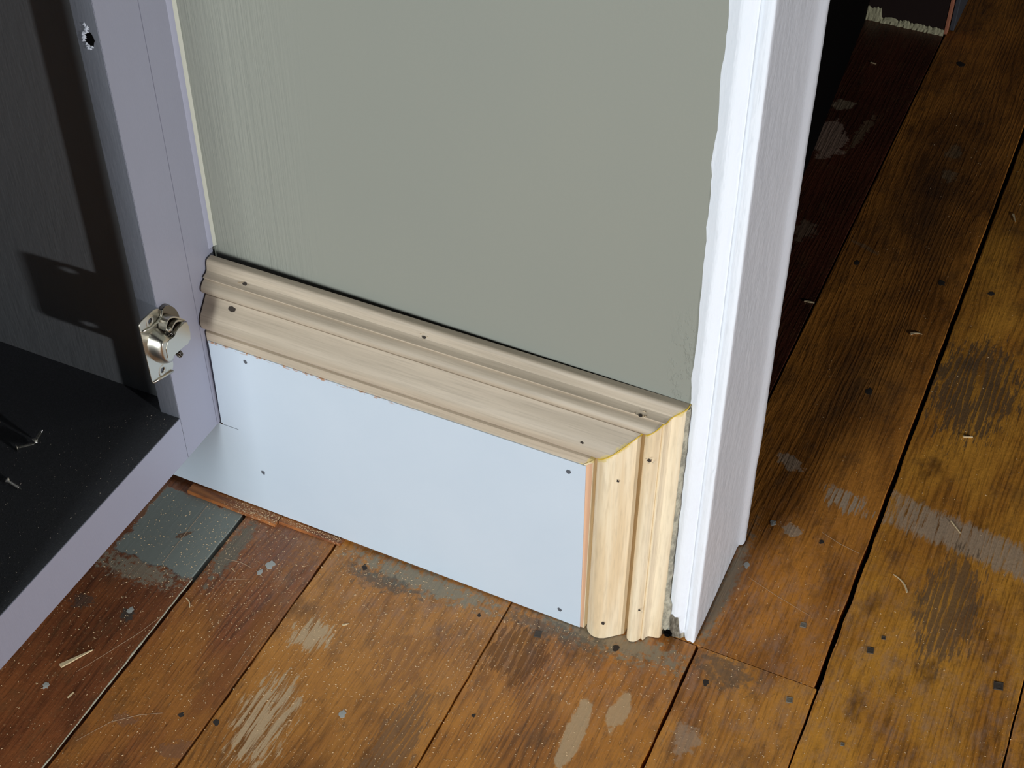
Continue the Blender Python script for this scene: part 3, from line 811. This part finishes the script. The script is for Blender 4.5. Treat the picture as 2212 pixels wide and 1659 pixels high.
# cup: loft from flange outline to its raised front
def loft(name, rings_, cap=True, smooth=True):
    n = len(rings_[0]); V = [v for r_ in rings_ for v in r_]; Fc = []
    for i in range(len(rings_)-1):
        for k in range(n): Fc.append((i*n+k, i*n+(k+1) % n, (i+1)*n+(k+1) % n, (i+1)*n+k))
    if cap: Fc.append(tuple((len(rings_)-1)*n+k for k in range(n)))
    return mesh(name, V, Fc, smooth)
baseo = [(-.0672, .2793), (-.0715, .2780), (-.0745, .2745), (-.0768, .2700), (-.0775, .2630), (-.0765, .2570), (-.0735, .2505), (-.0690, .2440), (-.0640, .2385), (-.0590, .2345), (-.0545, .2335), (-.0520, .2400), (-.0515, .2520), (-.0525, .2640), (-.0570, .2730), (-.0620, .2775)]
topo = [(-.0655, .2710), (-.0690, .2730), (-.0706, .2740), (-.0728, .2700), (-.0736, .2655), (-.0738, .2610), (-.0730, .2565), (-.0712, .2530), (-.0690, .2512), (-.0665, .2508), (-.0635, .2512), (-.0614, .2528), (-.0590, .2560), (-.0590, .2610), (-.0605, .2660), (-.0630, .2692)]
def lerp(a, b, t): return (a[0]+(b[0]-a[0])*t, a[1]+(b[1]-a[1])*t)
rs = []
for t, xx in ((0, -.3655), (.12, -.3635), (.30, -.3600), (.50, -.3565), (.72, -.3542), (.90, -.3532), (1, -.3530)):
    rs.append([(xx, *lerp(a, b, t)) for a, b in zip(baseo, topo)])
hpart('hinge_cup', loft('hinge_cup', rs))
# arm body: flat top continuing to the right, with turned-down sides and round end
arm = [(-.0700, .2650), (-.0665, .2700), (-.0640, .2698), (-.0563, .2680), (-.0535, .2712), (-.0500, .2722), (-.0412, .2716), (-.0375, .2690), (-.0362, .2630), (-.0360, .2560), (-.0372, .2500), (-.0426, .2476), (-.0455, .2500), (-.0518, .2508), (-.0560, .2500), (-.0614, .2520), (-.0660, .2510), (-.0700, .2545)]
hpart('hinge_arm', prism_mesh('hinge_arm', arm, -.3556, -.3524, 0, .0005))
V, Fc = [], []; n = 12
sec = [(-.0412, .2716), (-.0375, .2690), (-.0362, .2630), (-.0360, .2560), (-.0372, .2500), (-.0426, .2476)]
rs2 = []
for t, xx, dy, dz in ((0, -.3530, 0, 0), (1, -.3550, .0020, -.001), (2, -.3585, .0042, -.0035), (3, -.3620, .0050, -.0050), (4, -.3655, .0046, -.0062)):
    rs2 += [(xx, a+dy, b+dz) for a, b in sec]
q = len(sec)
for i in range(4):
    for k in range(q-1): Fc.append((i*q+k, i*q+k+1, (i+1)*q+k+1, (i+1)*q+k))
hpart('arm_end', mesh('arm_end', rs2, Fc, True), M_STEEL_D, 'curved end of the hinge arm')
# arched link plates above the cup
def arch(y0, z0, y1, z1, y2, z2, x, w, th, name='hinge_link'):
    pts = []
    for i in range(13):
        t = i/12; pts.append((y0*(1-t)**2+2*y1*t*(1-t)+y2*t*t, z0*(1-t)**2+2*z1*t*(1-t)+z2*t*t))
    V, Fc = [], []
    for i, (a, b) in enumerate(pts):
        a2, b2 = pts[min(i+1, 12)]; a1, b1 = pts[max(i-1, 0)]
        d = Vector((a2-a1, b2-b1)).normalized(); nx, nz = -d.y*th/2, d.x*th/2
        V += [(x-w/2, a-nx, b-nz), (x-w/2, a+nx, b+nz), (x+w/2, a+nx, b+nz), (x+w/2, a-nx, b-nz)]
    for i in range(12):
        for k in range(4): Fc.append((i*4+k, i*4+(k+1) % 4, (i+1)*4+(k+1) % 4, (i+1)*4+k))
    Fc += [(0, 1, 2, 3), (48, 51, 50, 49)]
    return mesh(name, V, Fc)
hpart('hinge_link', arch(-.0600, .2760, -.0560, .2960, -.0335, .2650, -.3605, .0075, .0012))
hpart('hinge_link', arch(-.0560, .2730, -.0480, .2830, -.0380, .2680, -.3565, .0030, .0016))
hpart('hinge_link', arch(-.0585, .2700, -.0470, .2770, -.0400, .2700, -.3590, .0012, .0050))
# dark mounting plate seen behind
dome = rounded([(-.0525, .2860), (-.0490, .2895), (-.0430, .2880), (-.0360, .2800), (-.0320, .2710), (-.0310, .2600), (-.0330, .2480), (-.0400, .2440), (-.0525, .2440)], .004)
hpart('mounting_plate', prism_mesh('mounting_plate', dome, -.3688, -.3650, 0, .0005), M_STEEL_D, 'darker mounting plate behind the arm')
def coil(y, z, x, r, wire, turns, pitch, name='coil_spring', ax=(0.15, .35, -.92)):
    A = Vector(ax).normalized(); U = A.cross(Vector((1, 0, 0))).normalized(); Wv = A.cross(U)
    pts = []
    for i in range(turns*14+1):
        a = 2*math.pi*i/14
        pts.append(Vector((x, y, z)) + U*r*math.cos(a) + Wv*r*math.sin(a) + A*(pitch*i/14))
    return tube_mesh(name, pts, wire, 6)
hpart('coil_spring', coil(-.0570, .2728, -.3580, .0030, .00075, 4, .0019), M_STEEL_D)
hpart('coil_spring', coil(-.0500, .2440, -.3590, .0022, .0007, 4, .0016), M_STEEL_D)
hpart('rivet', tube_mesh('rivet', [(-.3580, -.0575, .2762), (-.3555, -.0565, .2738)], [.0022, .0026], 12))

# ------------------------------------------------------------------ screws on the black lining
def screw_mesh(L=.013, r=.0016):
    V, Fc = [], []; s = 12
    prof = [(0, .0001), (0, .0030), (.0004, .0034), (.0010, .0031), (.0024, r*1.05)]
    z_ = .0026
    while z_ < L-.0028:
        prof += [(z_, r*.72), (z_+.00035, r*1.12), (z_+.0007, r*.72)]; z_ += .00115
    prof += [(L-.002, r*.62), (L, .0001)]
    for a, rr_ in prof:
        for k in range(s):
            an = 2*math.pi*k/s; V.append((a, rr_*math.cos(an), rr_*math.sin(an)))
    for i in range(len(prof)-1):
        for k in range(s): Fc.append((i*s+k, i*s+(k+1) % s, (i+1)*s+(k+1) % s, (i+1)*s+k))
    return mesh('screw', V, Fc)
sm = screw_mesh(.0165); sl = screw_mesh(.0125)
def screw(me, loc, d, label):
    o = link('screw', me, M_SCREW); o.location = loc
    o.rotation_euler = Vector(d).to_track_quat('X', 'Z').to_euler()
    return tag(o, label, 'screw', 'loose screws on the black cabinet bottom')
ZC = .1630
screw(sm, (-.4735, -.1465, ZC+.0034), (.62, .78, -.12), 'small bright screw on the black lining, lying flat and left of the tilted one')
screw(sl, (-.4640, -.1325, ZC+.0030), (.30, .55, .62), 'small bright screw standing tilted on the black lining')
screw(sm, (-.4560, -.1805, ZC+.0034), (.97, -.12, -.12), 'small bright screw on the black lining nearest the cabinet front rail')

# ------------------------------------------------------------------ slivers and shavings on the floor
def sliver(name, a, b, wa, wb, za, zb_, th, label, mat=M_CHIP, group=None, curl=0.0):
    a = Vector(a); b = Vector(b); d = (b-a); L = d.length; d.normalize(); s = Vector((-d.y, d.x))
    V, Fc = [], []; n = 8
    for i in range(n+1):
        t = i/n; p = a + d*L*t + s*curl*math.sin(t*math.pi); w_ = (wa+(wb-wa)*t)*(1+.12*mn.noise(Vector((i*.9, a.x*50, 0))))/2
        z_ = za + (zb_-za)*t
        for q, h in ((-w_, z_), (w_, z_+.0002), (w_, z_+th), (-w_, z_+th)):
            c_ = p + s*q; V.append((c_.x, c_.y, h))
    for i in range(n):
        for k in range(4): Fc.append((i*4+k, i*4+(k+1) % 4, (i+1)*4+(k+1) % 4, (i+1)*4+k))
    Fc += [(3, 2, 1, 0), (n*4, n*4+1, n*4+2, n*4+3)]
    o = link(name, mesh(name, V, Fc), mat)
    return tag(o, label, 'wood splinter', group)
GS = 'wood slivers on the floor'
sliver('wood_splinter', (-.4012, -.2345), (-.3866, -.2068), .0044, .0006, .0022, .0003, .0012, 'large pale wedge-shaped wood splinter on the red-brown floorboard', group=GS)
sliver('wood_splinter', (-.1975, -.0885), (-.1930, -.0845), .0020, .0006, .0004, .0003, .0006, 'tiny pale wood chip on the amber board below the baseboard middle', group=GS)
sliver('wood_splinter', (-.3757, -.2580), (-.3745, -.2510), .0014, .0012, .0004, .0003, .0006, 'tiny pale chip in front of the large wood splinter', group=GS)
sliver('wood_splinter', (.2640, .3925), (.2730, .3960), .0018, .0010, .0004, .0004, .0008, 'short yellowish splinter behind the pale worn band on the right board', group=GS)
sliver('wood_splinter', (.2785, .2715), (.2900, .2600), .0012, .0006, .0004, .0003, .0006, 'thin splinter lying on the pale worn band', group=GS)
sliver('wood_splinter', (.2440, .1820), (.2610, .1660), .0008, .0018, .0004, .0003, .0005, 'long thin shaving in front of the pale worn band', group=GS, curl=.003)
sliver('wood_splinter', (.1760, .5280), (.1880, .5330), .0036, .0006, .0004, .0003, .0006, 'curled triangular shaving on the hallway board near the long gap', group=GS, curl=.002)
sliver('wood_splinter', (.0525, .5330), (.0640, .5350), .0026, .0018, .0004, .0003, .0006, 'small pale chip on the floor beside the white casing', group=GS)
sliver('wood_splinter', (.2360, .8000), (.2420, .7850), .0030, .0006, .0004, .0003, .0006, 'dim shaving far along the hallway board', group=GS)
sliver('wood_splinter', (-.0120, 1.0700), (-.0040, 1.0690), .0022, .0018, .0004, .0003, .0005, 'small straw-like chip on the dark red hallway board', group=GS)
sliver('wood_splinter', (-.3445, -.1220), (-.3350, -.1300), .0007, .0010, .0004, .0003, .0005, 'thin curved shaving on the gap beside the grey patch', group=GS, curl=.0015)

def grains(name, n, sampler, smin, smax, mat, label, cat, zbase=0.0):
    V, Fc = [], []
    while n > 0:
        p = sampler()
        if p is None: continue
        n -= 1
        s = smin + (smax-smin)*rnd.random()**2.2; a = rnd.uniform(0, 6.28); l = s*rnd.uniform(1.0, 2.6)
        ca, sa = math.cos(a), math.sin(a); k = len(V); z_ = zbase(p) if callable(zbase) else zbase
        V += [(p[0]+l*ca, p[1]+l*sa, z_), (p[0]-s*sa, p[1]+s*ca, z_), (p[0]-l*ca, p[1]-l*sa, z_), (p[0]+s*sa*.8, p[1]-s*ca*.8, z_), (p[0], p[1], z_+s*1.1)]
        Fc += [(k, k+1, k+4), (k+1, k+2, k+4), (k+2, k+3, k+4), (k+3, k, k+4)]
    me = bpy.data.meshes.new(name); me.from_pydata(V, [], Fc); me.update()
    return tag(link(name, me, mat), label, cat, kind='stuff')
def s_floor():
    x = rnd.uniform(-.45, .42); y = rnd.uniform(-.34, 1.0)
    if y > .02 and x < .104: return None
    d = 0.05 + .95*math.exp(-((x+.27)**2/.02 + (y+.05)**2/.006)) + .35*math.exp(-((x+.15)**2/.06 + (y+.1)**2/.03)) + .22*math.exp(-((y+.15)**2/.04)) + .3*math.exp(-((x-.02)**2/.02+(y+.03)**2/.004))
    if y > .15: d *= .5
    if rnd.random() > d: return None
    for a, b in ((-.3523, -.3487), (-.2518, -.2503), (-.069, -.0678), (.103, .1055), (.2122, .2168)):
        if a-.0004 < x < b+.0004: return None
    if y > -.013 and x < -.245: return None
    if y > -.0005 and x < .0: return None
    if y > -.006 and x < .074: return None
    return (x, y)
grains('sawdust', 12000, s_floor, .00012, .00050, M_DUST, 'fine pale sawdust scattered over the floorboards', 'sawdust', .0)
def s_shim():
    x = rnd.uniform(-.385, -.248); return (x, rnd.uniform(-.0105 if x < -.315 else -.0062, -.0005)) if rnd.random() < .2+.8*math.exp(-((x+.33)**2/.0012)) or x > -.315 else None
grains('sawdust', 520, s_shim, .0002, .0005, M_DUST, 'sawdust lying on top of the wooden shims', 'sawdust', lambda p: .0040 if p[0] < -.3145 else .0033)
def s_cab():
    return (rnd.uniform(-.62, XF-.006), rnd.uniform(-.42, -.056))
lint = grains('lint', 1700, s_cab, .00012, .00034, M_LINT, 'fine lint and dust on the black cabinet lining', 'lint', lambda p: .1618+max(0, -.0529-p[1])*.0159)
lint.parent = cab; lint.matrix_parent_inverse = Matrix.Translation((.60, .35, -.11)); del lint['category']
